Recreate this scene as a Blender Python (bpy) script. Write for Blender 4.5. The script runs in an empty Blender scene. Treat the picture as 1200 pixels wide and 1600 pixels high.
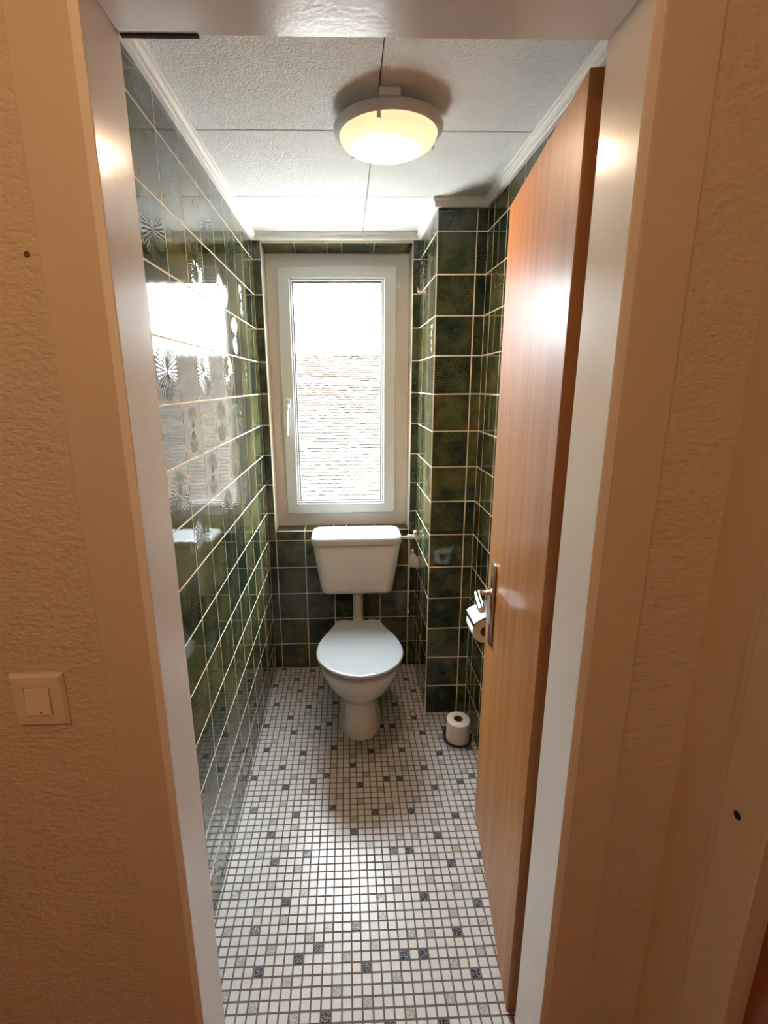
import bpy, bmesh, math, random
from mathutils import Vector, Matrix
random.seed(7)
scene = bpy.context.scene
COL = scene.collection
PI = math.pi

# ------------------------------------------------------------------ materials
def newmat(name):
    m = bpy.data.materials.new(name); m.use_nodes = True
    nt = m.node_tree; nt.nodes.clear()
    out = nt.nodes.new('ShaderNodeOutputMaterial')
    b = nt.nodes.new('ShaderNodeBsdfPrincipled')
    nt.links.new(b.outputs[0], out.inputs[0])
    return m, nt, b, out

def N(nt, kind, **kw):
    n = nt.nodes.new(kind)
    for k, v in kw.items(): setattr(n, k, v)
    return n

def L(nt, a, b): nt.links.new(a, b)

def mathn(nt, op, a, b=None, c=None, clamp=False):
    n = N(nt, 'ShaderNodeMath', operation=op, use_clamp=clamp)
    for i, v in enumerate((a, b, c)):
        if v is None: continue
        if isinstance(v, (int, float)): n.inputs[i].default_value = v
        else: L(nt, v, n.inputs[i])
    return n.outputs[0]

def mixc(nt, fac, a, b):
    n = N(nt, 'ShaderNodeMix', data_type='RGBA')
    for idx, v in ((0, fac), (6, a), (7, b)):
        if isinstance(v, (int, float)): n.inputs[idx].default_value = v
        elif isinstance(v, tuple): n.inputs[idx].default_value = v + (1,) if len(v) == 3 else v
        else: L(nt, v, n.inputs[idx])
    return n.outputs[2]

def noise(nt, scale, detail=3, rough=.55, coord='Object', stretch=None, dist=0):
    tc = N(nt, 'ShaderNodeTexCoord')
    v = tc.outputs[coord]
    if stretch:
        mp = N(nt, 'ShaderNodeMapping'); mp.inputs['Scale'].default_value = stretch
        L(nt, v, mp.inputs[0]); v = mp.outputs[0]
    n = N(nt, 'ShaderNodeTexNoise'); n.inputs['Scale'].default_value = scale
    n.inputs['Detail'].default_value = detail; n.inputs['Roughness'].default_value = rough
    n.inputs['Distortion'].default_value = dist
    L(nt, v, n.inputs['Vector'])
    return n.outputs[0]

def ramp(nt, fac, stops):
    r = N(nt, 'ShaderNodeValToRGB')
    e = r.color_ramp.elements
    while len(e) < len(stops): e.new(.5)
    for i, (p, c) in enumerate(stops):
        e[i].position = p; e[i].color = tuple(c) + (1,) if len(c) == 3 else c
    L(nt, fac, r.inputs[0]); return r.outputs[0]

def bump(nt, b, height, strength, dist, prev=None):
    n = N(nt, 'ShaderNodeBump'); n.inputs['Strength'].default_value = strength
    n.inputs['Distance'].default_value = dist
    L(nt, height, n.inputs['Height'])
    if prev is not None: L(nt, prev, n.inputs['Normal'])
    if b is not None: L(nt, n.outputs[0], b.inputs['Normal'])
    return n.outputs[0]

def simple(name, col, rough=.5, metal=0., var=.06, scale=18, spec=.5, coat=0., bumpv=0., bscale=60):
    m, nt, b, out = newmat(name)
    n = noise(nt, scale)
    dark = tuple(c * (1 - var) for c in col); lite = tuple(min(1, c * (1 + var)) for c in col)
    L(nt, mixc(nt, n, dark, lite), b.inputs['Base Color'])
    b.inputs['Roughness'].default_value = rough; b.inputs['Metallic'].default_value = metal
    b.inputs['Specular IOR Level'].default_value = spec
    b.inputs['Coat Weight'].default_value = coat
    if bumpv:
        bump(nt, b, noise(nt, bscale, 4), bumpv, .002)
    return m

M = {}
M['grout'] = simple('cream grout', (.76, .67, .54), .85, var=.12)
M['plaster'] = simple('inner plaster', (.55, .52, .48), .9)

# glazed green wall tile --------------------------------------------------
def tile_mat():
    m, nt, b, out = newmat('mottled green glazed tile with sunburst relief')
    at = N(nt, 'ShaderNodeAttribute', attribute_name='tile')
    sp = N(nt, 'ShaderNodeSeparateColor'); L(nt, at.outputs['Color'], sp.inputs[0])
    r1, r2, burst = sp.outputs
    tc = N(nt, 'ShaderNodeTexCoord')
    off = N(nt, 'ShaderNodeVectorMath', operation='ADD'); 
    sc = N(nt, 'ShaderNodeVectorMath', operation='SCALE'); sc.inputs['Scale'].default_value = 9
    L(nt, at.outputs['Color'], sc.inputs[0]); L(nt, tc.outputs['Object'], off.inputs[0]); L(nt, sc.outputs[0], off.inputs[1])
    nz = N(nt, 'ShaderNodeTexNoise'); nz.inputs['Scale'].default_value = 11; nz.inputs['Detail'].default_value = 5
    nz.inputs['Roughness'].default_value = .6; L(nt, off.outputs[0], nz.inputs['Vector'])
    f = mathn(nt, 'ADD', mathn(nt, 'MULTIPLY', nz.outputs[0], 1.5), mathn(nt, 'MULTIPLY_ADD', r1, .5, -.52))
    base = ramp(nt, f, [(.15, (.011, .022, .0165)), (.38, (.027, .042, .024)), (.55, (.072, .086, .033)), (.72, (.112, .104, .040)), (.95, (.165, .175, .075))])
    fine = noise(nt, 240, 2)
    base = mixc(nt, mathn(nt, 'MULTIPLY', ramp(nt, fine, [(.45, (0, 0, 0)), (.7, (1, 1, 1))]), .35), base, (.012, .02, .01))
    # darker pooled glaze at each tile's rim (a property of the glaze itself)
    uv = N(nt, 'ShaderNodeUVMap', uv_map='UVMap'); s2 = N(nt, 'ShaderNodeSeparateXYZ'); L(nt, uv.outputs[0], s2.inputs[0])
    dx = mathn(nt, 'SUBTRACT', s2.outputs[0], .5); dy = mathn(nt, 'SUBTRACT', s2.outputs[1], .5)
    mx = mathn(nt, 'MAXIMUM', mathn(nt, 'ABSOLUTE', dx), mathn(nt, 'ABSOLUTE', dy))
    rim = mathn(nt, 'MULTIPLY', mathn(nt, 'POWER', mathn(nt, 'MULTIPLY', mx, 2), 5), .45)
    base = mixc(nt, rim, base, (.008, .022, .012))
    b.inputs['Roughness'].default_value = .055
    b.inputs['Specular IOR Level'].default_value = .62
    # sunburst relief
    dy2 = mathn(nt, 'MULTIPLY', dy, .98)
    rad = mathn(nt, 'SQRT', mathn(nt, 'ADD', mathn(nt, 'MULTIPLY', dx, dx), mathn(nt, 'MULTIPLY', dy2, dy2)))
    ang = mathn(nt, 'ARCTAN2', dy2, dx)
    wob = mathn(nt, 'MULTIPLY', noise(nt, 45, 2), 2.4)
    ray1 = mathn(nt, 'SINE', mathn(nt, 'ADD', mathn(nt, 'MULTIPLY', ang, 19), wob))
    ray2 = mathn(nt, 'SINE', mathn(nt, 'ADD', mathn(nt, 'MULTIPLY', ang, 38), wob))
    far = N(nt, 'ShaderNodeMapRange'); far.inputs[1].default_value = .2; far.inputs[2].default_value = .28; L(nt, rad, far.inputs[0])
    mixr = N(nt, 'ShaderNodeMix', data_type='FLOAT'); L(nt, far.outputs[0], mixr.inputs[0]); L(nt, ray1, mixr.inputs[2]); L(nt, ray2, mixr.inputs[3])
    edge = N(nt, 'ShaderNodeMapRange'); edge.inputs[1].default_value = .48; edge.inputs[2].default_value = .40; L(nt, rad, edge.inputs[0])
    cen = N(nt, 'ShaderNodeMapRange'); cen.inputs[1].default_value = .02; cen.inputs[2].default_value = .08; L(nt, rad, cen.inputs[0])
    h = mathn(nt, 'MULTIPLY', mathn(nt, 'MULTIPLY', mixr.outputs[0], edge.outputs[0]), mathn(nt, 'MULTIPLY', cen.outputs[0], burst))
    # relief shading painted into the colour: darker grooves, lighter ridges
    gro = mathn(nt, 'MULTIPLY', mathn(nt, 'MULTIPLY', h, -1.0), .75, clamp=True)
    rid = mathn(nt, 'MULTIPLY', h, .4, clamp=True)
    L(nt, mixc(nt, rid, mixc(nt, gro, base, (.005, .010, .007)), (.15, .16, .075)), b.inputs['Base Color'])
    n0 = bump(nt, None, noise(nt, 16, 2), .25, .0012)
    bump(nt, b, h, .3, .0006, n0)
    return m
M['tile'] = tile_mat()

def mosaic_mat(name, a, bcol, thr, rough):
    m, nt, b, out = newmat(name)
    n = noise(nt, 420, 2, .6)
    L(nt, ramp(nt, n, [(thr - .03, a), (thr + .03, bcol)]), b.inputs['Base Color'])
    b.inputs['Roughness'].default_value = rough; b.inputs['Specular IOR Level'].default_value = .32
    bump(nt, b, noise(nt, 120, 2), .12, .0006)
    return m
M['mos_white'] = mosaic_mat('white mosaic tile', (.455, .45, .44), (.51, .505, .50), .5, .27)
M['mos_dark'] = mosaic_mat('navy speckled mosaic tile', (.012, .018, .030), (.34, .38, .41), .56, .15)
M['mos_grey'] = mosaic_mat('grey green speckled mosaic tile', (.22, .245, .205), (.46, .465, .41), .52, .18)
M['mos_grout'] = simple('brown grey floor grout', (.115, .085, .068), .9, var=.25, scale=30)

# hall plaster and paints -----------------------------------------------------
def wallpaint(name, col, stip, dist, scale, rough=.85):
    m, nt, b, out = newmat(name)
    n = noise(nt, 3, 3)
    L(nt, mixc(nt, n, tuple(c * .93 for c in col), col), b.inputs['Base Color'])
    b.inputs['Roughness'].default_value = rough
    h = mathn(nt, 'ADD', noise(nt, scale, 4, .6, stretch=(1, 1, 1.7)), mathn(nt, 'MULTIPLY', noise(nt, scale * .35, 2), .6))
    bump(nt, b, h, stip, dist)
    return m
M['roughwall'] = wallpaint('cream textured hall plaster', (.66, .565, .46), .8, .006, 85)
M['smoothwall'] = wallpaint('cream smooth hall plaster', (.62, .525, .42), .35, .003, 50)
M['casing'] = wallpaint('cream painted door casing', (.64, .55, .45), .06, .001, 90, .5)
M['jamb'] = None
def jamb_mat():
    m, nt, b, out = newmat('off white gloss painted door lining')
    n = noise(nt, 5, 3)
    L(nt, mixc(nt, n, (.76, .745, .725), (.83, .815, .795)), b.inputs['Base Color'])
    b.inputs['Roughness'].default_value = .19
    b.inputs['Coat Weight'].default_value = 0; b.inputs['Specular IOR Level'].default_value = .6
    n1 = bump(nt, None, noise(nt, 14, 3, stretch=(1, 1, .35)), .18, .002)
    bump(nt, b, noise(nt, 150, 2, stretch=(1, 1, .5)), .30, .0007, n1)
    return m
M['jamb'] = jamb_mat()
M['ceil'] = wallpaint('white stippled ceiling board', (.85, .855, .845), .85, .007, 150)
M['ceilsmooth'] = wallpaint('white smooth ceiling board', (.72, .725, .72), .2, .002, 90)
M['seam'] = simple('dark board seam', (.10, .08, .07), .9)
M['cornice'] = simple('white cornice', (.85, .835, .80), .5)
M['frame'] = simple('cream painted window frame', (.56, .52, .46), .45, var=.05)
M['pvc'] = simple('white window sash', (.60, .615, .61), .32, var=.03)
M['gasket'] = simple('black rubber gasket', (.03, .03, .035), .6)
M['china'] = simple('white sanitary porcelain', (.68, .68, .68), .08, var=.02, spec=.5)
M['seat'] = simple('white toilet seat plastic', (.33, .352, .375), .11, var=.02, coat=.3)
M['cisternlid'] = simple('white cistern lid', (.50, .515, .53), .12, var=.02, spec=.4)
M['plastic'] = simple('white pipe plastic', (.68, .66, .62), .35)
M['oldplastic'] = simple('aged white plastic', (.60, .56, .50), .4)
M['chrome'] = simple('chrome', (.72, .74, .77), .12, 1.0, var=.04)
M['darkchrome'] = simple('satin chrome', (.50, .52, .55), .22, 1.0, var=.06)
M['dullsteel'] = simple('dull steel', (.075, .09, .105), .38, 1.0, var=.1)
M['paper'] = simple('toilet paper', (.76, .73, .69), .95, var=.04, bumpv=.25, bscale=90)
M['core'] = simple('brown cardboard core', (.22, .13, .075), .9)
M['blue'] = simple('dark blue plastic', (.02, .055, .13), .3)
M['black'] = simple('black void', (.008, .008, .008), .9)
M['switch'] = simple('off white switch plastic', (.70, .64, .57), .35, var=.02)
M['rocker'] = simple('cream switch rocker', (.74, .65, .53), .35, var=.02)
M['hing'] = simple('painted hinge metal', (.62, .58, .53), .4, .2)
M['rust'] = simple('dark stain', (.12, .07, .04), .9)

def wood(name, c1, c2, c3, rough, coat, crough, gbump):
    m, nt, b, out = newmat(name)
    g1 = noise(nt, 3.2, 5, .62, stretch=(8, 8, .35), dist=.4)
    g2 = noise(nt, 16, 4, .65, stretch=(9, 9, .16))
    f = mathn(nt, 'ADD', mathn(nt, 'MULTIPLY', g1, .6), mathn(nt, 'MULTIPLY', g2, .4))
    L(nt, ramp(nt, f, [(.32, c1), (.5, c2), (.68, c3)]), b.inputs['Base Color'])
    b.inputs['Roughness'].default_value = rough
    b.inputs['Coat Weight'].default_value = coat; b.inputs['Coat Roughness'].default_value = crough
    n1 = bump(nt, None, g2, gbump, .0012)
    bump(nt, b, noise(nt, 9, 2, stretch=(1.5, 1.5, .6)), .10, .002, n1)
    b.inputs['Specular IOR Level'].default_value = .24
    if 'Coat Normal' in b.inputs: L(nt, n1, b.inputs['Coat Normal'])
    return m
M['door'] = wood('honey beech door veneer', (.24, .086, .020), (.36, .146, .039), (.45, .20, .060), .45, .12, .20, .22)
M['dooredge'] = wood('dark lipping wood', (.20, .075, .02), (.28, .11, .032), (.34, .145, .046), .4, .3, .25, .15)
M['redwood'] = wood('red brown varnished wood', (.16, .035, .012), (.24, .055, .018), (.30, .075, .026), .35, .4, .2, .1)

def pane_mat():
    m, nt, b, out = newmat('clear window glass'); nt.nodes.remove(b)
    t = N(nt, 'ShaderNodeBsdfTransparent'); t.inputs[0].default_value = (.97, .985, .98, 1)
    g = N(nt, 'ShaderNodeBsdfGlossy'); g.inputs['Roughness'].default_value = .01
    fr = N(nt, 'ShaderNodeLayerWeight'); fr.inputs['Blend'].default_value = .5
    sch = mathn(nt, 'MULTIPLY_ADD', mathn(nt, 'POWER', fr.outputs['Facing'], 5.0), .96, .04)
    mx = N(nt, 'ShaderNodeMixShader'); L(nt, sch, mx.inputs[0]); L(nt, t.outputs[0], mx.inputs[1]); L(nt, g.outputs[0], mx.inputs[2])
    L(nt, mx.outputs[0], out.inputs[0]); return m
M['pane'] = pane_mat()

LAMP_HOT = 370.0
def lampglass():
    m, nt, b, out = newmat('lit frosted lamp glass')
    b.inputs['Base Color'].default_value = (.85, .75, .6, 1); b.inputs['Roughness'].default_value = .25
    tc = N(nt, 'ShaderNodeTexCoord'); s = N(nt, 'ShaderNodeSeparateXYZ'); L(nt, tc.outputs['Object'], s.inputs[0])
    py = mathn(nt, 'SUBTRACT', s.outputs[1], .018)          # the bulb sits slightly off centre
    r2 = mathn(nt, 'ADD', mathn(nt, 'MULTIPLY', s.outputs[0], s.outputs[0]), mathn(nt, 'MULTIPLY', py, py))
    hot = mathn(nt, 'EXPONENT', mathn(nt, 'MULTIPLY', r2, -1 / .036 ** 2))
    st = mathn(nt, 'ADD', mathn(nt, 'MULTIPLY', hot, LAMP_HOT), .62)
    L(nt, mixc(nt, mathn(nt, 'MULTIPLY', hot, 6, clamp=True), (1, .70, .38), (1, .70, .48)), b.inputs['Emission Color'])
    L(nt, st, b.inputs['Emission Strength'])
    return m
M['lampglass'] = lampglass()

def rooftile():
    m, nt, b, out = newmat('weathered clay roof tile')
    at = N(nt, 'ShaderNodeAttribute', attribute_name='tile'); sp = N(nt, 'ShaderNodeSeparateColor'); L(nt, at.outputs['Color'], sp.inputs[0])
    c = ramp(nt, sp.outputs[0], [(0, (.0175, .0152, .0135)), (.5, (.0218, .0190, .0171)), (1, (.0265, .0232, .0210))])
    ms = ramp(nt, noise(nt, 1.2, 4), [(.55, (0, 0, 0)), (.75, (1, 1, 1))])
    L(nt, mixc(nt, mathn(nt, 'MULTIPLY', ms, .5), c, (.0185, .0195, .0165)), b.inputs['Base Color'])
    b.inputs['Roughness'].default_value = .9; b.inputs['Specular IOR Level'].default_value = 0
    return m
M['roof'] = rooftile()
M['facade'] = simple('roof deck with painted gap shade', (.0012, .0011, .001), .95, spec=0)  # near black: shade of the tile gaps is put into its colour
M['render'] = simple('grey rendered house wall', (.25, .245, .235), .9)
M['ground'] = simple('grey gravel yard', (.215, .213, .208), .95, var=.15, scale=1)

# ------------------------------------------------------------------ mesh helpers
def obj(name, bm, mats, parent=None, smooth=False, autosmooth=None):
    me = bpy.data.meshes.new(name); bm.normal_update(); bm.to_mesh(me); bm.free()
    for m in (mats if isinstance(mats, (list, tuple)) else [mats]): me.materials.append(m)
    if smooth:
        for p in me.polygons: p.use_smooth = True
    o = bpy.data.objects.new(name, me); COL.objects.link(o)
    if parent is not None: o.parent = parent
    if autosmooth is not None:
        for p in me.polygons: p.use_smooth = True
        md = None
        bm2 = bmesh.new(); bm2.from_mesh(me)
        for e in bm2.edges:
            if len(e.link_faces) == 2 and e.calc_face_angle(0) > math.radians(autosmooth): e.smooth = False
        bm2.to_mesh(me); bm2.free()
    return o

def struct(name, bm, mats, **kw):
    o = obj(name, bm, mats, **kw); o['kind'] = 'structure'; return o

def tag(o, label, cat, group=None):
    o['label'] = label; o['category'] = cat
    if group: o['group'] = group
    return o

def empty(name, loc):
    o = bpy.data.objects.new(name, None); COL.objects.link(o); o.location = loc; o.empty_display_size = .05
    return o

def thing(name, loc, label, cat): return tag(empty(name, loc), label, cat)

def box(bm, x0, x1, y0, y1, z0, z1, mi=0, bev=0., seg=2):
    g = bmesh.ops.create_cube(bm, size=1)
    vs = g['verts']
    for v in vs:
        v.co = Vector(((x0 + x1) / 2 + v.co.x * (x1 - x0), (y0 + y1) / 2 + v.co.y * (y1 - y0), (z0 + z1) / 2 + v.co.z * (z1 - z0)))
    fs = {f for v in vs for f in v.link_faces}
    for f in fs: f.material_index = mi
    if bev:
        es = {e for v in vs for e in v.link_edges}
        r = bmesh.ops.bevel(bm, geom=list(es), offset=bev, segments=seg, affect='EDGES', profile=.5)
        for f in r['faces']: f.material_index = mi
    return vs

def loft(bm, rings, cap0=True, cap1=True, mi=0):
    R = [[bm.verts.new(p) for p in r] for r in rings]
    n = len(R[0])
    for a, b in zip(R, R[1:]):
        for i in range(n):
            f = bm.faces.new((a[i], a[(i + 1) % n], b[(i + 1) % n], b[i])); f.material_index = mi
    if cap0: bm.faces.new(list(reversed(R[0]))).material_index = mi
    if cap1: bm.faces.new(R[-1]).material_index = mi
    return R

def lathe(bm, prof, c=(0, 0, 0), n=48, axis='Z', mi=0, cap0=False, cap1=False):
    rings = []
    for r, z in prof:
        ring = []
        for i in range(n):
            a = 2 * PI * i / n; p = (r * math.cos(a), r * math.sin(a), z)
            if axis == 'X': p = (p[2], p[0], p[1])
            elif axis == 'Y': p = (p[1], p[2], p[0])
            ring.append((c[0] + p[0], c[1] + p[1], c[2] + p[2]))
        rings.append(ring)
    return loft(bm, rings, cap0, cap1, mi)

def tube(bm, pts, r, n=16, caps=True, mi=0):
    pts = [Vector(p) for p in pts]; rings = []
    up = Vector((0, 0, 1)); prev = None
    for i, p in enumerate(pts):
        d = (pts[min(i + 1, len(pts) - 1)] - pts[max(i - 1, 0)]).normalized()
        if prev is None:
            a = d.cross(up if abs(d.z) < .9 else Vector((1, 0, 0))).normalized()
        else:
            a = (prev - d * prev.dot(d)).normalized()
        prev = a; b = d.cross(a)
        rr = r[i] if isinstance(r, (list, tuple)) else r
        rings.append([p + a * rr * math.cos(2 * PI * k / n) + b * rr * math.sin(2 * PI * k / n) for k in range(n)])
    return loft(bm, rings, caps, caps, mi)

def rrect(x0, x1, y0, y1, r, z, n=8):
    pts = []
    for cx, cy, a0 in ((x1 - r, y1 - r, 0), (x0 + r, y1 - r, 90), (x0 + r, y0 + r, 180), (x1 - r, y0 + r, 270)):
        for k in range(n + 1):
            a = math.radians(a0 + 90 * k / n); pts.append((cx + r * math.cos(a), cy + r * math.sin(a), z))
    return pts

def ringframe(bm, xo0, xo1, zo0, zo1, xi0, xi1, zi0, zi1, yf, yb, bev=.003, mi=0):
    """a mitred picture-frame ring in the xz plane, front face at yf (towards the room)"""
    def rect(x0, x1, z0, z1, y): return [(x0, y, z0), (x1, y, z0), (x1, y, z1), (x0, y, z1)]
    b = bev
    rings = [rect(xo0, xo1, zo0, zo1, yb), rect(xo0, xo1, zo0, zo1, yf + b), rect(xo0 + b, xo1 - b, zo0 + b, zo1 - b, yf),
             rect(xi0 - b, xi1 + b, zi0 - b, zi1 + b, yf), rect(xi0, xi1, zi0, zi1, yf + b), rect(xi0, xi1, zi0, zi1, yb)]
    R = [[bm.verts.new(p) for p in r] for r in rings]
    R.append(R[0])
    for a, c in zip(R, R[1:]):
        for i in range(4):
            f = bm.faces.new((a[i], a[(i + 1) % 4], c[(i + 1) % 4], c[i])); f.material_index = mi

# tiled panels ---------------------------------------------------------------
def tiles(bm, org, U, V, Nn, ucuts, vcuts, uanch, pitch=.152, mi=1, parity=0, g=.0016, th=.0012, skip=None, burstp=.9):
    """glazed tiles on plane org + u*U + v*V, standing th proud along Nn. ucuts / vcuts: joint positions.
    uanch(i) gives (u0, full width) so that a cut tile keeps the pattern of the whole tile"""
    org, U, V, Nn = (Vector(a) for a in (org, U, V, Nn))
    uvl = bm.loops.layers.uv.get('UVMap') or bm.loops.layers.uv.new('UVMap')
    cl = bm.loops.layers.float_color.get('tile') or bm.loops.layers.float_color.new('tile')
    for i in range(len(ucuts) - 1):
        for j in range(len(vcuts) - 1):
            u0, u1 = ucuts[i] + g, ucuts[i + 1] - g; v0, v1 = vcuts[j] + g, vcuts[j + 1] - g
            if u1 - u0 < .002 or v1 - v0 < .002 or (skip and skip(i, j)): continue
            ua = uanch(i) if uanch else ucuts[i]
            va = vcuts[j] if vcuts[j + 1] - vcuts[j] > pitch * .9 or j > 3 else vcuts[j + 1] - pitch
            r1, r2 = random.random(), random.random()
            bf = 1.0 if ((i + j + parity) % 2 == 0 and random.random() < burstp) else 0.0
            tu, tv = random.uniform(-1, 1) * .0011, random.uniform(-1, 1) * .0011
            e = .0009
            base = [(u0, v0), (u1, v0), (u1, v1), (u0, v1)]
            top = [(u0 + e, v0 + e), (u1 - e, v0 + e), (u1 - e, v1 - e), (u0 + e, v1 - e)]
            uc, vc = (u0 + u1) / 2, (v0 + v1) / 2
            B = [bm.verts.new(org + U * a + V * b - Nn * .0005) for a, b in base]
            T = [bm.verts.new(org + U * a + V * b + Nn * (th + tu * (a - uc) + tv * (b - vc))) for a, b in top]
            fl = [bm.faces.new(T)]
            for k in range(4): fl.append(bm.faces.new((B[k], B[(k + 1) % 4], T[(k + 1) % 4], T[k])))
            cc = base + top; vm = {id(v): c for v, c in zip(B + T, cc)}
            for f in fl:
                f.material_index = mi if f is fl[0] else 0
                for lp in f.loops:
                    a, b = vm[id(lp.vert)]
                    lp[uvl].uv = ((a - ua) / pitch, (b - va) / pitch); lp[cl] = (r1, r2, bf, 1)

P = .152
ROWS = [k * P for k in range(15)] + [2.235]
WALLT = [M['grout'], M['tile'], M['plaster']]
XR, XW, YP, XP = .785, .980, -.4121, .784
YJ1, YJ0 = -1.620, -1.722
CZ = 2.239

# left wall
bm = bmesh.new()
box(bm, -.12, 0, -1.60, .25, -.05, 2.45, 0)
cuts = [-1.62 + 0.0] + [-(.2333 + k * P) for k in range(8, -1, -1)] + [-.0813, 0]
tiles(bm, (0, 0, 0), (0, 1, 0), (0, 0, 1), (1, 0, 0), [max(c, -1.6) for c in cuts], ROWS, lambda i: cuts[i] if i else cuts[1] - P, parity=0)
struct('wall_left', bm, WALLT)

# back wall with the window opening
OX0, OX1, OZ0, OZ1, RD = .042, .747, .812, 2.199, .10
bm = bmesh.new()
box(bm, -.12, OX0, 0, .25, -.05, 2.45, 0); box(bm, OX1, 1.15, 0, .25, -.05, 2.45, 0)
box(bm, OX0, OX1, 0, .25, -.05, OZ0, 0); box(bm, OX0, OX1, .0, .25, OZ1, 2.45, 0)
fu = lambda cs, full: (lambda i: cs[i] if cs[i + 1] - cs[i] > .14 or not full else cs[i + 1] - P)
lc = [0, OX0]; tiles(bm, (0, 0, 0), (1, 0, 0), (0, 0, 1), (0, -1, 0), lc, ROWS, lambda i: OX0 - P)
rc = [OX1, XR]; tiles(bm, (0, 0, 0), (1, 0, 0), (0, 0, 1), (0, -1, 0), rc, ROWS, lambda i: OX1, parity=1)
bc = [OX0, OX0 + P, OX0 + 2 * P, .470, OX1 - P, OX1]
tiles(bm, (0, 0, 0), (1, 0, 0), (0, 0, 1), (0, -1, 0), bc, ROWS[:6] + [OZ0], lambda i: bc[i] if i != 3 else OX1 - 2 * P, parity=1)
# soffit, sill and side reveals
sc = [OX0, OX0 + P, OX0 + 2 * P, .415, .567, OX1]
tiles(bm, (0, 0, OZ1), (1, 0, 0), (0, .9787, -.205), (0, -.205, -.9787), sc, [0, RD * 1.02], lambda i: sc[i], burstp=0)
box(bm, OX0, OX1, RD + .0005, RD + .07, OZ1 - .0205, OZ1, 0)
tiles(bm, (0, 0, OZ0), (1, 0, 0), (0, 1, 0), (0, 0, 1), sc, [0, RD], lambda i: sc[i], burstp=0)
struct('wall_back', bm, WALLT)
bm = None

# boxed-in corner pillar
bm = bmesh.new()
box(bm, XP, 1.10, YP, -.0005, -.05, 2.45, 0)
pc = [XP, XP + P, XW]
tiles(bm, (0, YP, 0), (1, 0, 0), (0, 0, 1), (0, -1, 0), pc, ROWS, lambda i: pc[i], parity=0, burstp=.8)
sc2 = [YP, YP + P, YP + 2 * P, 0]
tiles(bm, (XP, 0, 0), (0, 1, 0), (0, 0, 1), (-1, 0, 0), sc2, ROWS, lambda i: sc2[i], parity=1)
struct('wall_pillar', bm, WALLT)

# right wall
bm = bmesh.new()
box(bm, XW, 1.10, -1.60, YP + .001, -.05, 2.45, 0)
rc = [-1.60] + [YP - .076 - k * P for k in range(7, -1, -1)] + [YP]
tiles(bm, (XW, 0, 0), (0, 1, 0), (0, 0, 1), (-1, 0, 0), rc, ROWS, lambda i: rc[i] if i else rc[1] - P, parity=1)
struct('wall_right', bm, WALLT)

# ceiling of boards with open seams
bm = bmesh.new()
ys = [-1.60, -1.370, -.900, -.430, 0.0]; xs = [0, .014, .513, XW + .0]
for i in range(len(xs) - 1):
    for j in range(len(ys) - 1):
        if xs[i + 1] - xs[i] < .03: continue
        box(bm, xs[i] + .0013, xs[i + 1] - .0013, ys[j] + .0024, ys[j + 1] - .0024, CZ, CZ + .012, 2 if j == 3 else 0, .0012, 1)
box(bm, -.12, 1.1, -1.62, .25, CZ + .006, CZ + .15, 1)
struct('ceiling', bm, [M['ceil'], M['seam'], M['ceilsmooth']])

# mosaic floor
bm = bmesh.new()
box(bm, -.05, 1.05, -1.72, .05, -.08, -.0006, 3)
PX, PY, OXm, OYm = .027, .02548, .63, .86
DARK = {(1, 6), (2, 0), (5, 8), (6, 4), (8, 11), (10, 5)}
GREY = {(0, 7), (2, 8), (3, 2), (4, 5), (5, 10), (6, 1), (7, 6), (8, 9), (9, 3), (10, 0)}
for i in range(0, 37):
    for j in range(-68, 1):
        x0, x1 = (i - OXm) * PX, (i + 1 - OXm) * PX; y0, y1 = (j - OYm) * PY, (j + 1 - OYm) * PY
        x0, x1, y0, y1 = max(x0, 0), min(x1, XW), max(y0, -1.72), min(y1, 0)
        if x1 - x0 < .006 or y1 - y0 < .006: continue
        sh = -1 if i >= 23 else 0
        key = (i % 11, (j - sh) % 12)
        mi = 1 if key in DARK else 2 if key in GREY else 0
        g = .0018 + random.uniform(0, .0003); e = .0006; t = random.uniform(.0002, .0006)
        b4 = [(x0 + g, y0 + g), (x1 - g, y0 + g), (x1 - g, y1 - g), (x0 + g, y1 - g)]
        t4 = [(x0 + g + e, y0 + g + e), (x1 - g - e, y0 + g + e), (x1 - g - e, y1 - g - e), (x0 + g + e, y1 - g - e)]
        B = [bm.verts.new((a, b, -.001)) for a, b in b4]; T = [bm.verts.new((a, b, t + random.uniform(-.0001, .0001))) for a, b in t4]
        fs = [bm.faces.new(T)] + [bm.faces.new((B[k], B[(k + 1) % 4], T[(k + 1) % 4], T[k])) for k in range(4)]
        for f in fs: f.material_index = mi
struct('floor', bm, [M['mos_white'], M['mos_dark'], M['mos_grey'], M['mos_grout']])

# cornice (trim_1): stepped profile swept round the room with mitred corners
bm = bmesh.new()
prof = [(0, CZ - .032), (.013, CZ - .032), (.016, CZ - .0295), (.016, CZ - .019), (.0175, CZ - .0165), (.0215, CZ - .015), (.0245, CZ - .012), (.0245, CZ - .0035), (.027, CZ), (0, CZ)]
def path(d): return [(d, -1.6), (d, -d), (XR - d, -d), (XR - d, YP - d), (XW - d, YP - d), (XW - d, -1.6)]
cols = [[bm.verts.new((*path(d)[k], z)) for d, z in prof] for k in range(6)]
for a, b in zip(cols, cols[1:]):
    for i in range(len(prof)):
        bm.faces.new((a[i], b[i], b[(i + 1) % len(prof)], a[(i + 1) % len(prof)]))
bm.faces.new(cols[0]); bm.faces.new(list(reversed(cols[-1])))
bmesh.ops.recalc_face_normals(bm, faces=bm.faces)
struct('trim_1', bm, M['cornice'])

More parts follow.
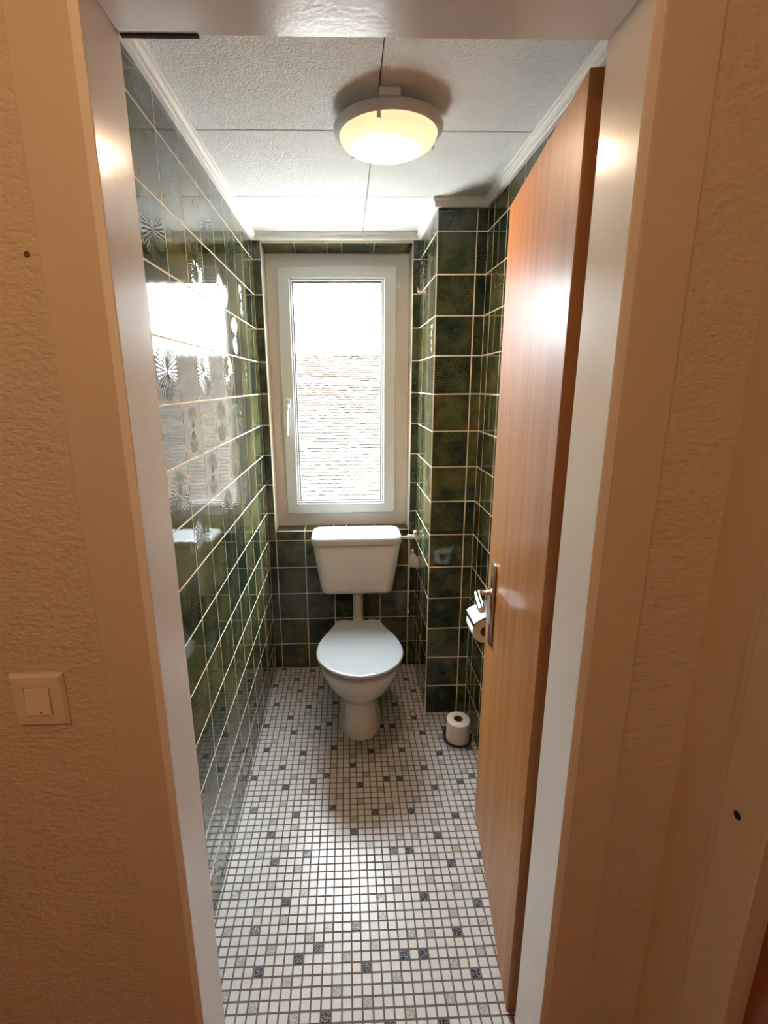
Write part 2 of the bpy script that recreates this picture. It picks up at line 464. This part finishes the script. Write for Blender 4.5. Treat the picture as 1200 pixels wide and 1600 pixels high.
# ------------------------------------------------------------------ window
win = empty('window_1', (.395, RD, OZ0)); win['kind'] = 'structure'
def wpart(name, bm, mat, par=win, **kw):
    o = obj(name, bm, mat, par, **kw)
    # children are modelled in world space: cancel the parents' offset
    off = Vector((0, 0, 0)); q = par
    while q is not None: off += q.location; q = q.parent
    o.location = -off
    return o
bm = bmesh.new(); ringframe(bm, OX0, OX1, OZ0, 2.178, .128, .652, .915, 2.088, RD, RD + .07)
wpart('frame', bm, M['frame'])
bm = bmesh.new(); ringframe(bm, .100, .678, .887, 2.116, .160, .616, .943, 2.061, .070, .125, .004)
sash = wpart('sash', bm, M['pvc'])
bm = bmesh.new(); ringframe(bm, .158, .618, .941, 2.063, .169, .607, .953, 2.051, .078, .124, .003)
wpart('glazing_bead', bm, M['pvc'], sash)
bm = bmesh.new(); ringframe(bm, .168, .608, .952, 2.052, .1745, .6015, .9585, 2.0455, .092, .112, .0005)
wpart('gasket', bm, M['gasket'], sash)
bm = bmesh.new(); box(bm, .168, .608, .102, .106, .952, 2.052)
wpart('pane', bm, M['pane'], sash)
# handle
bm = bmesh.new(); box(bm, .118, .144, .060, .0705, 1.425, 1.495, 0, .006, 3)
lathe(bm, [(.011, -.002), (.011, .010), (.009, .022), (.0085, .03)], (.131, .068, 1.462), 20, 'Y')
for v in bm.verts: pass
h = wpart('handle', bm, M['pvc'], sash, autosmooth=40)
bm = bmesh.new(); tube(bm, [(.131, .062, 1.462), (.131, .034, 1.462), (.130, .028, 1.455), (.126, .027, 1.44), (.122, .030, 1.40), (.1205, .033, 1.35), (.1205, .034, 1.315)], [.009, .009, .009, .009, .0085, .008, .0075], 14)
wpart('lever', bm, M['pvc'], sash, autosmooth=40)
for z0, z1 in ((2.018, 2.052), (.955, 1.02)):
    bm = bmesh.new(); box(bm, .680, .702, .088, .1005, z0, z1, 0, .003, 2); lathe(bm, [(.004, z0 - .004), (.004, z1 + .004)], (.682, .088, 0), 14, 'Z', 0, True, True)
    wpart('hinge', bm, M['hing'], autosmooth=40)
bm = bmesh.new(); lathe(bm, [(.001, -.006), (.006, -.006), (.008, -.003), (.0085, 0)], (.707, RD, 1.563), 20, 'Y', 0, True)
bmesh.ops.recalc_face_normals(bm, faces=bm.faces)
wpart('stop_button', bm, M['hing'])

# ------------------------------------------------------------------ wall round the doorway, linings, casings
JL, JR, JZ = .1255, .7955, 2.023
bm = bmesh.new()
box(bm, -1.45, .035, YJ0, -1.60, -.02, 2.5, 0); box(bm, .035, JL - .014, YJ0, -1.60, -.02, 2.5, 0)
box(bm, JR + .016, 1.10, YJ0, -1.60, -.02, 2.5, 0)
box(bm, JL - .014, JR + .016, YJ0, -1.60, JZ + .02, 2.5, 0)
struct('wall_front', bm, M['roughwall'])
bm = bmesh.new()
box(bm, JL - .014, JL, YJ0 - .008, YJ1, -.005, JZ + .016, 0, .0015, 2)
box(bm, JR, JR + .016, YJ0 - .008, YJ1, -.005, JZ + .016, 0, .0015, 2)
box(bm, JL, JR, YJ0 - .008, YJ1, JZ, JZ + .016, 0, .001, 1)
lin = struct('trim_2', bm, M['jamb'])
bm = bmesh.new(); box(bm, JL + .002, .232, YJ1 - .004, YJ1 + .003, JZ - .0018, JZ + .002)
gp = obj('seal_gap', bm, M['black'], lin)
bm = bmesh.new()
box(bm, .035, JL - .0143, YJ0 - .004, YJ0 + .002, -.005, JZ + .09, 0, .002, 2)
struct('trim_3', bm, M['casing'])
bm = bmesh.new()
box(bm, JR + .0163, .8855, YJ0 - .006, YJ0 + .002, -.005, JZ + .09, 0, .002, 2)
struct('trim_4', bm, M['casing'])
bm = bmesh.new()
box(bm, JL - .0143, JR + .0163, YJ0 - .004, YJ0 + .002, JZ + .0165, JZ + .09, 0, .002, 2)
struct('trim_5', bm, M['casing'])

# hall shell
HX = .995
bm = bmesh.new(); box(bm, HX, HX + .12, -1.815, YJ0 + .01, -.02, 2.5, 0); box(bm, HX, HX + .12, -2.72, -1.815, 2.05, 2.5, 0); box(bm, HX, HX + .12, -3.6, -2.72, -.02, 2.5, 0)
struct('wall_hall_right', bm, M['smoothwall'])
bm = bmesh.new(); box(bm, -1.55, -1.45, -3.6, -1.60, -.02, 2.5, 0); struct('wall_hall_left', bm, M['smoothwall'])
bm = bmesh.new(); box(bm, -1.55, 1.115, -3.7, -3.6, -.02, 2.5, 0); struct('wall_hall_back', bm, M['smoothwall'])
bm = bmesh.new(); box(bm, -1.55, 1.115, -3.7, -1.60, 2.45, 2.55, 0); struct('ceiling_hall', bm, M['smoothwall'])
bm = bmesh.new(); box(bm, -1.55, 1.115, -3.7, -1.72, -.08, -.004, 0); struct('floor_hall', bm, M['redwood'])
# the neighbouring doorway on the hall's right wall
bm = bmesh.new()
box(bm, HX - .004, HX + .05, -1.824, -1.806, -.005, 2.06, 0, .003, 2); box(bm, HX - .010, HX + .05, -1.90, -1.824, -.005, 2.06, 0, .002, 2)
dl = struct('trim_6', bm, M['casing'])
bm = bmesh.new(); lathe(bm, [(.0065, -.0101), (.006, -.0106), (.003, -.0104)], (HX, -1.8535, .945), 20, 'X', 0, False, True)
obj('screw_hole', bm, M['black'], dl)
d2 = empty('door_2', (HX + .03, -2.3, 0)); d2['kind'] = 'structure'
bm = bmesh.new(); box(bm, HX + .02, HX + .06, -2.72, -1.90, .006, 2.05, 0, .002, 1)
wpart('leaf', bm, M['redwood'], d2)
for z0, z1 in ((.12, .95), (1.08, 1.94)):
    bm = bmesh.new(); ringframe(bm, -2.60, -2.02, z0, z1, -2.56, -2.06, z0 + .04, z1 - .04, -(HX + .012), -(HX + .022), .004)
    for v in bm.verts: v.co = Vector((-v.co.y, v.co.x, v.co.z))
    bmesh.ops.recalc_face_normals(bm, faces=bm.faces)
    wpart('panel_moulding', bm, M['redwood'], d2)

# ------------------------------------------------------------------ open door of the toilet
near = Vector((.8051, -1.5518)); far = Vector((.8786, -.9753))
dv = (far - near); dlen = .583; ang = math.atan2(dv.y, dv.x)
door = empty('door_1', (near.x, near.y, 0)); door.rotation_euler = (0, 0, ang); door['kind'] = 'structure'
# local: +x along the leaf to the free edge, +y = room side face (towards the left wall)
bm = bmesh.new(); box(bm, 0, dlen, -.040, 0, .012, 2.030, 0, .0015, 2)
bm.faces.ensure_lookup_table()
for f in bm.faces:
    c = f.calc_center_median()
    f.material_index = 1 if (c.x < .001 or c.z > 2.0295 or c.z < .0125) else 0
obj('leaf', bm, [M['door'], M['dooredge']], door)
bm = bmesh.new(); box(bm, .452, .489, 0, .0095, .772, 1.036, 0, .002, 2)
pl = obj('handle_plate', bm, M['darkchrome'], door, autosmooth=40)
bm = bmesh.new()
lathe(bm, [(.011, .008), (.011, .013), (.0085, .016), (.0085, .040)], (.470, 0, .945), 20, 'Y')
tube(bm, [(.470, .036, .945), (.470, .046, .945), (.466, .052, .945), (.456, .054, .945), (.43, .054, .943), (.385, .054, .941), (.362, .054, .940)], [.0085, .009, .0095, .0105, .0105, .0105, .010], 16)
bmesh.ops.recalc_face_normals(bm, faces=bm.faces)
obj('lever', bm, M['chrome'], door, autosmooth=50)
bm = bmesh.new(); lathe(bm, [(.0055, .0092), (.0055, .0099)], (.470, 0, .835), 18, 'Y', 0, False, True)
box(bm, .4685, .4715, .0092, .0099, .818, .835)
obj('keyhole', bm, M['black'], door)
for z in (.28, 1.75):
    bm = bmesh.new(); lathe(bm, [(.007, z - .04), (.007, z + .04)], (-.004, -.046, 0), 16, 'Z', 0, True, True)
    obj('hinge', bm, M['darkchrome'], door, autosmooth=40)

# ------------------------------------------------------------------ ceiling lamp
LX, LY = .545, -.977
lamp = thing('ceiling_lamp', (LX, LY, CZ), 'round white rimmed ceiling lamp with lit frosted glass bowl', 'lamp')
bm = bmesh.new(); lathe(bm, [(.001, 0), (.092, 0), (.092, -.008), (.098, -.018), (.125, -.023), (.125, -.027), (.001, -.027)], (0, 0, 0), 48)
bmesh.ops.recalc_face_normals(bm, faces=bm.faces); obj('base_plate', bm, M['cornice'], lamp, autosmooth=35)
bm = bmesh.new()
lathe(bm, [(.115, -.024), (.139, -.024), (.1480, -.028), (.1505, -.033), (.1490, -.038), (.1375, -.048), (.1345, -.049), (.1330, -.046), (.115, -.032), (.115, -.024)], (0, 0, 0), 72)
bmesh.ops.recalc_face_normals(bm, faces=bm.faces); rim = obj('rim', bm, M['pvc'], lamp, autosmooth=50)
bm = bmesh.new()
prof = [(.1320, -.036), (.1340, -.0475), (.1325, -.051)] + [(.1325 * math.cos(a), -.051 - .036 * math.sin(a)) for a in [k * PI / 2 / 16 for k in range(1, 16)]] + [(.001, -.087)]
lathe(bm, prof, (0, 0, 0), 72, cap1=True); bmesh.ops.recalc_face_normals(bm, faces=bm.faces)
obj('glass_bowl', bm, M['lampglass'], lamp, smooth=True)
for a in (255, 135, 15):
    bm = bmesh.new(); ca, sa = math.cos(math.radians(a)), math.sin(math.radians(a))
    box(bm, -.005, .005, -.003, .008, -.064, -.044, 0, .002, 2)
    for v in bm.verts:
        x_, y_ = v.co.x, v.co.y - .134; r_ = -y_
        v.co = Vector((ca * r_ - sa * x_, sa * r_ + ca * x_, v.co.z))
    obj('clip', bm, M['hing'], lamp)
bm = bmesh.new(); box(bm, -.036, .020, -.138, -.08, -.0235, -.002, 0, .005, 3)
obj('terminal_cover', bm, M['cornice'], lamp, autosmooth=40)

lamp.scale = (.95, .95, 1)

# ------------------------------------------------------------------ toilet
TX = .467
wc = thing('toilet', (TX, -.5, 0), 'white porcelain toilet bowl on pedestal with closed lid', 'toilet')
def egg(hw, yf, yb, yc, z, n=72, pf=2.0, pb=2.6, groove=0.):
    pts = []
    for k in range(n):
        t = 2 * PI * k / n
        s, c = math.sin(t), math.cos(t)          # c = 1 is the front
        p = pf if c > 0 else pb
        xx = hw * math.copysign(abs(s) ** (2 / p), s)
        yy = yc - (yc - yf) * abs(c) ** (2 / p) if c > 0 else yc + (yb - yc) * abs(c) ** (2 / p)
        if groove:
            aa = abs(math.atan2(s, c)); w = math.exp(-((aa - 1.35) / .33) ** 2)
            xx *= 1 - groove * w
        pts.append((xx, yy + .5, z))
    return pts
secs = [(.000, .1035, -.582, -.17, -.44, 0), (.006, .1045, -.584, -.17, -.44, 0), (.03, .100, -.579, -.17, -.44, .03), (.07, .096, -.572, -.175, -.435, .16), (.11, .093, -.566, -.18, -.43, .24),
        (.145, .093, -.566, -.185, -.43, .24), (.172, .097, -.576, -.19, -.44, .14), (.195, .108, -.598, -.20, -.45, .05), (.225, .127, -.628, -.21, -.46, 0), (.26, .146, -.658, -.22, -.475, 0),
        (.30, .163, -.685, -.235, -.49, 0), (.335, .174, -.703, -.25, -.505, 0), (.362, .179, -.711, -.26, -.515, 0), (.378, .180, -.713, -.265, -.52, 0), (.386, .177, -.710, -.268, -.52, 0), (.389, .168, -.70, -.275, -.52, 0)]
bm = bmesh.new(); loft(bm, [egg(h, f, b, c, z, groove=g) for z, h, f, b, c, g in secs])
bmesh.ops.recalc_face_normals(bm, faces=bm.faces); obj('bowl', bm, M['china'], wc, autosmooth=50)
def lid_outline(s):
    half = []
    for k in range(0, 25):
        t = PI / 2 * k / 24; half.append((.191 * math.sin(t), -.535 - .205 * math.cos(t)))
    side = [(.190, -.505), (.185, -.47), (.176, -.435), (.163, -.40), (.149, -.368), (.135, -.335), (.122, -.300), (.112, -.268), (.1075, -.252)]
    half += side
    pts = half + [(-a, b) for a, b in reversed(half[1:])]
    cy = -.50
    return [(a * (1 - s / .19), cy + (b - cy) * (1 - s / .22) + .5) for a, b in pts]
TILT = .021      # lid and seat sheared down towards the hinges to shift the window reflection
def slab(z0, z1, r, shrink=0.):
    ring = [(z0, r + shrink), (z0 + r * .4, shrink + r * .25), (z0 + r, shrink), (z1 - r, shrink), (z1 - r * .6, shrink + r * .12), (z1 - r * .25, shrink + r * .45), (z1, shrink + r * 1.1), (z1, shrink + r * 1.5), (z1, shrink + r * 2.2)]
    return [[(a, b, z + (.25 - b) * TILT - .0005) for a, b in lid_outline(s)] for z, s in ring]
bm = bmesh.new(); loft(bm, slab(.389, .404, .004, .004)); bmesh.ops.recalc_face_normals(bm, faces=bm.faces); obj('seat', bm, M['seat'], wc, autosmooth=60)
bm = bmesh.new(); loft(bm, slab(.4055, .424, .007)); bmesh.ops.recalc_face_normals(bm, faces=bm.faces); obj('lid', bm, M['seat'], wc, autosmooth=60)
for s in (-1, 1):
    bm = bmesh.new(); lathe(bm, [(.011, -.018), (.0125, -.016), (.0125, .016), (.011, .018)], (s * .07, -.252 + .5 + .012, .404), 18, 'X', 0, True, True)
    obj('hinge', bm, M['seat'], wc, autosmooth=40)

# cistern
cis = thing('cistern', (TX - .002, 0, .53), 'white wall hung cistern under the window, above the toilet', 'cistern')
cx = TX - .002
def R2(w, y0, y1, r, z): return [(a, b, z - .53) for a, b, z in rrect(-w / 2, w / 2, y0, y1, r, z)]
bm = bmesh.new()
loft(bm, [R2(.30, -.155, -.03, .02, .527), R2(.335, -.172, -.012, .03, .527), R2(.352, -.182, -.008, .036, .531), R2(.364, -.190, -.004, .040, .541), R2(.370, -.194, -.003, .042, .558), R2(.405, -.206, -.003, .042, .68), R2(.432, -.214, -.003, .042, .785), R2(.434, -.2145, -.003, .042, .800)])
bmesh.ops.recalc_face_normals(bm, faces=bm.faces); obj('tank', bm, M['china'], cis, autosmooth=50)
bm = bmesh.new()
loft(bm, [R2(.440, -.2175, -.003, .044, .797), R2(.446, -.2205, -.003, .046, .799), R2(.448, -.2215, -.003, .046, .806), R2(.450, -.2225, -.003, .047, .824), R2(.446, -.2205, -.004, .046, .831), R2(.436, -.2155, -.007, .043, .8355), R2(.42, -.208, -.012, .04, .8372), R2(.414, -.205, -.015, .038, .8372), R2(.404, -.20, -.02, .035, .8372)])
bmesh.ops.recalc_face_normals(bm, faces=bm.faces); obj('lid', bm, M['cisternlid'], cis, autosmooth=60)
bm = bmesh.new()
pp = [(.006, -.105, .0), (.006, -.105, -.13), (.006, -.106, -.165), (.004, -.113, -.192), (.002, -.130, -.208), (.002, -.16, -.215), (.002, -.196, -.215)]
tube(bm, pp, .0265, 24); fp = obj('flush_pipe', bm, M['plastic'], cis, autosmooth=50)
bm = bmesh.new(); lathe(bm, [(.0267, -.034), (.032, -.032), (.038, -.022), (.041, -.006), (.041, .002)], (.006, -.105, 0), 32)
obj('collar', bm, M['plastic'], fp, autosmooth=50)

# supply valve
val = thing('supply_valve', (.784, -.08, .797), 'small white angle valve and pipe feeding the cistern from pillar side', 'valve')
bm = bmesh.new(); tube(bm, [(-.098, 0, -.004), (-.05, 0, -.004)], .0075, 16); obj('pipe', bm, M['oldplastic'], val, autosmooth=50)
bm = bmesh.new(); lathe(bm, [(.009, -.056), (.0135, -.052), (.0135, -.034), (.011, -.030), (.011, -.014), (.015, -.012), (.015, -.004)], (0, 0, -.002), 24, 'X', 0, True, True)
bmesh.ops.recalc_face_normals(bm, faces=bm.faces); obj('body', bm, M['oldplastic'], val, autosmooth=50)
bm = bmesh.new(); lathe(bm, [(.021, -.006), (.020, -.001), (.010, 0)], (0, 0, -.004), 28, 'X', 0, True, True); bmesh.ops.recalc_face_normals(bm, faces=bm.faces); obj('wall_rosette', bm, M['darkchrome'], val, autosmooth=50)
bm = bmesh.new(); bmesh.ops.create_uvsphere(bm, u_segments=20, v_segments=12, radius=.0115)
for v in bm.verts: v.co += Vector((-.014, -.006, .024))
tube(bm, [(-.014, -.003, .002), (-.014, -.006, .018)], .006, 12)
obj('knob', bm, M['plastic'], val, smooth=True)

# white bracket on the pillar's side
br = thing('wall_bracket', (.784, -.09, .64), 'white plastic bracket with chrome knob on pillar side below the valve', 'bracket')
bm = bmesh.new()
loft(bm, [[(-.043, -.022, .0), (-.002, -.030, .0), (-.002, .026, .0), (-.040, .02, .0)], [(-.043, -.022, .035), (-.002, -.026, .035), (-.002, .022, .035), (-.040, .018, .035)],
          [(-.036, -.012, .066), (-.014, -.012, .066), (-.014, .010, .066), (-.036, .010, .066)], [(-.033, -.009, .072), (-.018, -.009, .072), (-.018, .007, .072), (-.033, .007, .072)]])
bmesh.ops.recalc_face_normals(bm, faces=bm.faces)
bmesh.ops.bevel(bm, geom=list(bm.edges), offset=.0022, segments=2, affect='EDGES')
obj('body', bm, M['oldplastic'], br, autosmooth=40)
bm = bmesh.new(); bmesh.ops.create_uvsphere(bm, u_segments=20, v_segments=12, radius=.0125)
for v in bm.verts: v.co += Vector((-.027, -.004, .080))
obj('knob', bm, M['chrome'], br, smooth=True)
bm = bmesh.new(); box(bm, -.004, .0, -.034, .032, -.004, .040, 0, .0015, 2); obj('back_plate', bm, M['oldplastic'], br)

# thin hanging cord
cord = thing('hanging_cord', (.736, -.08, .79), 'thin pale cord with small round end hanging right of the cistern', 'cord')
bm = bmesh.new(); tube(bm, [(-.012, 0, .002), (-.004, 0, .0), (.003, 0, -.008), (.006, 0, -.03), (.007, 0, -.07), (.006, 0, -.2), (.004, 0, -.32), (.002, 0, -.405)], .0022, 10)
obj('cord', bm, M['plastic'], cord, autosmooth=60)
bm = bmesh.new(); lathe(bm, [(.001, .014), (.004, .012), (.0065, .004), (.0065, -.006), (.004, -.012), (.001, -.013)], (.002, 0, -.418), 18, 'Z', 0, True, True)
bmesh.ops.recalc_face_normals(bm, faces=bm.faces); obj('end_bead', bm, M['oldplastic'], cord, smooth=True)

# ------------------------------------------------------------------ roll holder and rolls
def roll(name, L_, R_, rc, axis, label, loc):
    t = thing(name, loc, label, 'toilet paper')
    bm = bmesh.new()
    pr = [(rc, 0), (R_ - .003, 0), (R_, .003), (R_, L_ - .003), (R_ - .003, L_), (rc, L_)]
    lathe(bm, pr, (0, 0, 0), 56, axis); bmesh.ops.recalc_face_normals(bm, faces=bm.faces)
    obj('paper', bm, M['paper'], t, autosmooth=40)
    bm = bmesh.new(); lathe(bm, [(rc, .0005), (rc - .0015, .0005), (rc - .0015, L_ - .0005), (rc, L_ - .0005), (rc, .0005)], (0, 0, 0), 40, axis)
    bmesh.ops.recalc_face_normals(bm, faces=bm.faces); obj('core', bm, M['core'], t, autosmooth=40)
    return t
HXc, HZc, HY0 = .920, .681, -.851
hr = roll('toilet_roll', .100, .047, .020, 'Y', 'toilet roll held under the chrome holder behind the door handle', (HXc, HY0, HZc))
hold = thing('toilet_roll_holder', (XW, HY0 + .05, HZc + .06), 'chrome flap toilet roll holder on the green right wall', 'toilet roll holder')
bm = bmesh.new(); box(bm, -.006, -.0015, -.052, .052, -.030, .024, 0, .002, 2); obj('back_plate', bm, M['chrome'], hold)
bm = bmesh.new()   # curved flap over the roll
prof = [(-.008, .019), (-.032, .015), (-.060, .004), (-.090, -.012), (-.106, -.024), (-.110, -.034)]
top = [(x_, z_) for x_, z_ in prof]; und = [(x_ + .0008, z_ - .0022) for x_, z_ in reversed(prof)]
sec = top + und
loft(bm, [[(x_, y_, z_) for x_, z_ in sec] for y_ in (-.056, .056)]); bmesh.ops.recalc_face_normals(bm, faces=bm.faces)
obj('flap', bm, M['dullsteel'], hold)
bm = bmesh.new(); tube(bm, [(-.005, .054, .0), (-.03, .054, -.02), (-.052, .054, -.041), (-.060, .050, -.0455), (-.060, .04, -.0455), (-.060, -.045, -.0455)], .0035, 12)
obj('arm', bm, M['chrome'], hold, autosmooth=60)

tr = tag(empty('dish', (.902, -.588, 0)), 'round dark blue plastic dish standing on the mosaic floor', 'dish')
bm = bmesh.new(); lathe(bm, [(.001, .0006), (.058, .0006), (.064, .004), (.0665, .016), (.0650, .0185), (.0625, .016), (.060, .006), (.057, .0036), (.001, .0036)], (0, 0, 0), 56)
bmesh.ops.recalc_face_normals(bm, faces=bm.faces); obj('bowl', bm, M['blue'], tr, autosmooth=50)
roll('toilet_roll', .100, .0515, .0205, 'Z', 'spare toilet roll standing upright on a blue dish by the pillar', (.904, -.588, .0037))

# ------------------------------------------------------------------ light switch on the hall wall
sw = thing('light_switch', (-.070, YJ0, 1.079), 'off white single rocker light switch on the left hall wall', 'light switch')
bm = bmesh.new()
def sq(h, y, hz=None): hz = hz or h; return [(-h, y, -hz), (h, y, -hz), (h, y, hz), (-h, y, hz)]
loft(bm, [sq(.041, .0, .0455), sq(.041, -.004, .0455), sq(.0375, -.0085, .042), sq(.0265, -.0095, .031), sq(.0205, -.0095, .0245), sq(.0205, -.007, .0245)])
bmesh.ops.recalc_face_normals(bm, faces=bm.faces); obj('plate', bm, M['switch'], sw)
bm = bmesh.new(); box(bm, -.0192, .0192, -.0135, -.0065, -.0232, .0232, 0, .0012, 2)
for v in bm.verts:
    if v.co.y < -.009: v.co.y += .0035 * (v.co.z + .023) / .046
rk = obj('rocker', bm, M['rocker'], sw)
bm = bmesh.new(); lathe(bm, [(.0012, -.0136), (.0012, -.0128)], (.004, .0003, -.018), 12, 'Y', 0, True, False); obj('indicator', bm, M['black'], rk)
# nail hole in the left hall plaster
bm = bmesh.new(); lathe(bm, [(.0042, -.0004), (.0028, -.0009), (.0006, -.0006)], (.018, YJ0, 1.727), 14, 'Y', 0, False, True)
obj('nail_hole', bm, M['rust'], bpy.data.objects['wall_front'])

# ------------------------------------------------------------------ outside: the neighbour's roof
house = thing('house', (0, 10, -5), 'pale tiled roof of the house across, seen through the window', 'house')
RY0, RZ0, RY1, RZ1 = 8.0, -1.936, 16.2, 2.72
sl = Vector((0, RY1 - RY0, RZ1 - RZ0)); n_c = 62; step = sl.length / n_c; d = sl.normalized(); nr = Vector((0, -d.z, d.y))
bm = bmesh.new(); cl = bm.loops.layers.float_color.new('tile')
for j in range(n_c):
    wv = .155; xo = (j % 2) * wv / 2
    for i in range(-52, 52):
        x0 = i * wv + xo; lift = random.uniform(.030, .046); low = .008
        jy = random.uniform(-.012, .012); c = random.random()
        p0 = Vector((0, RY0, RZ0)) + d * (j * step + jy); p1 = Vector((0, RY0, RZ0)) + d * ((j + 1) * step + .03)
        g = .004
        sk = random.uniform(-.006, .006)
        v = [p0 + nr * lift + Vector((x0 + g, 0, 0)), p0 + nr * lift + Vector((x0 + wv - g, 0, sk)), p1 + nr * low + Vector((x0 + wv - g, 0, 0)), p1 + nr * low + Vector((x0 + g, 0, 0)),
             p0 + nr * (lift - .011) + Vector((x0 + g, 0, 0)), p0 + nr * (lift - .011) + Vector((x0 + wv - g, 0, sk))]
        v = [bm.verts.new(q + Vector((0, -10, 5))) for q in v]
        for f in (bm.faces.new((v[0], v[1], v[2], v[3])), bm.faces.new((v[4], v[5], v[1], v[0]))):
            for lp in f.loops: lp[cl] = (c, c, 0, 1)
obj('roof', bm, M['roof'], house)
bm = bmesh.new(); box(bm, -7.6, 7.6, -1.75, 11, 0, 2.85); obj('wall', bm, M['render'], house)
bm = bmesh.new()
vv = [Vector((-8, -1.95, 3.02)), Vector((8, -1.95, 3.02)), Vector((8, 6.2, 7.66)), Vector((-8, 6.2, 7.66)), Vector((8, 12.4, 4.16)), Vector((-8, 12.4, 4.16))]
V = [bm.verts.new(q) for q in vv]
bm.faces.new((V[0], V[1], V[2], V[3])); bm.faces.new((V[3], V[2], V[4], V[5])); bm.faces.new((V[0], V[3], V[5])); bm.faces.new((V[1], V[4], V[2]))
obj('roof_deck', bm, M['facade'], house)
bm = bmesh.new(); box(bm, -60, 60, .3, 90, -5.2, -5); struct('ground', bm, M['ground'])

# ------------------------------------------------------------------ light
SKY_LOW, SKY_TOP = 15.0, 46.0
w = bpy.data.worlds.new('sky'); scene.world = w; w.use_nodes = True
bg = w.node_tree.nodes['Background']; bg.inputs[0].default_value = (.88, .95, 1.0, 1)
# overcast sky: several times brighter overhead than at the horizon
wt = w.node_tree; g_ = N(wt, 'ShaderNodeNewGeometry'); sx = N(wt, 'ShaderNodeSeparateXYZ'); L(wt, g_.outputs['Incoming'], sx.inputs[0])
el = mathn(wt, 'MULTIPLY', sx.outputs[2], -1.0, clamp=True)
L(wt, mathn(wt, 'MULTIPLY_ADD', mathn(wt, 'POWER', el, 1.3), SKY_TOP - SKY_LOW, SKY_LOW), bg.inputs[1])
def light(name, kind, loc, energy, col, **kw):
    l = bpy.data.lights.new(name, kind); l.energy = energy; l.color = col
    for k, v in kw.items(): setattr(l, k, v)
    o = bpy.data.objects.new(name, l); COL.objects.link(o); o.location = loc; return o
sun = light('sun', 'SUN', (0, -6, 12), 150, (1, .97, .93), angle=.01)
sun.rotation_euler = Vector((-.12, .45, -.89)).to_track_quat('-Z', 'Y').to_euler()
light('hall_lamp', 'POINT', (.06, -2.75, 2.25), 8.6, (1, .59, .285), shadow_soft_size=.12)

# ------------------------------------------------------------------ camera
cam = bpy.data.cameras.new('camera'); co = bpy.data.objects.new('camera', cam); COL.objects.link(co); scene.camera = co
f_, cx_, cy_ = 737.9426, 564.3896, 779.852
pitch, yaw, roll_ = .2376, .0298, .0090
fw = Vector((math.sin(yaw) * math.cos(pitch), math.cos(yaw) * math.cos(pitch), -math.sin(pitch)))
rt = Vector((math.cos(yaw), -math.sin(yaw), 0)); dn = fw.cross(rt)
c_, s_ = math.cos(roll_), math.sin(roll_)
rt, dn = c_ * rt + s_ * dn, -s_ * rt + c_ * dn
mt = Matrix(((rt.x, -dn.x, -fw.x, .4236), (rt.y, -dn.y, -fw.y, -2.3973), (rt.z, -dn.z, -fw.z, 1.561), (0, 0, 0, 1)))
co.matrix_world = mt
cam.sensor_fit = 'VERTICAL'; cam.sensor_height = 36; cam.sensor_width = 27
cam.lens = f_ * 36 / 1600
cam.shift_x = (600 - cx_) / 1600; cam.shift_y = -(800 - cy_) / 1600
cam.clip_start = .02; cam.clip_end = 200

vs = scene.view_settings
scene.display_settings.display_device = 'sRGB'
vs.view_transform = 'Standard'; vs.look = 'None'; vs.gamma = 1; vs.use_curve_mapping = False; vs.exposure = 0.85
scene.cycles.use_denoising = True
scene.cycles.denoiser = 'OPENIMAGEDENOISE'; scene.cycles.denoising_input_passes = 'RGB_ALBEDO_NORMAL'; scene.cycles.denoising_prefilter = 'ACCURATE'
scene.cycles.max_bounces = 10; scene.cycles.diffuse_bounces = 6; scene.cycles.glossy_bounces = 5
scene.cycles.transparent_max_bounces = 8
scene.cycles.sample_clamp_indirect = 12
scene.cycles.caustics_reflective = False; scene.cycles.caustics_refractive = False
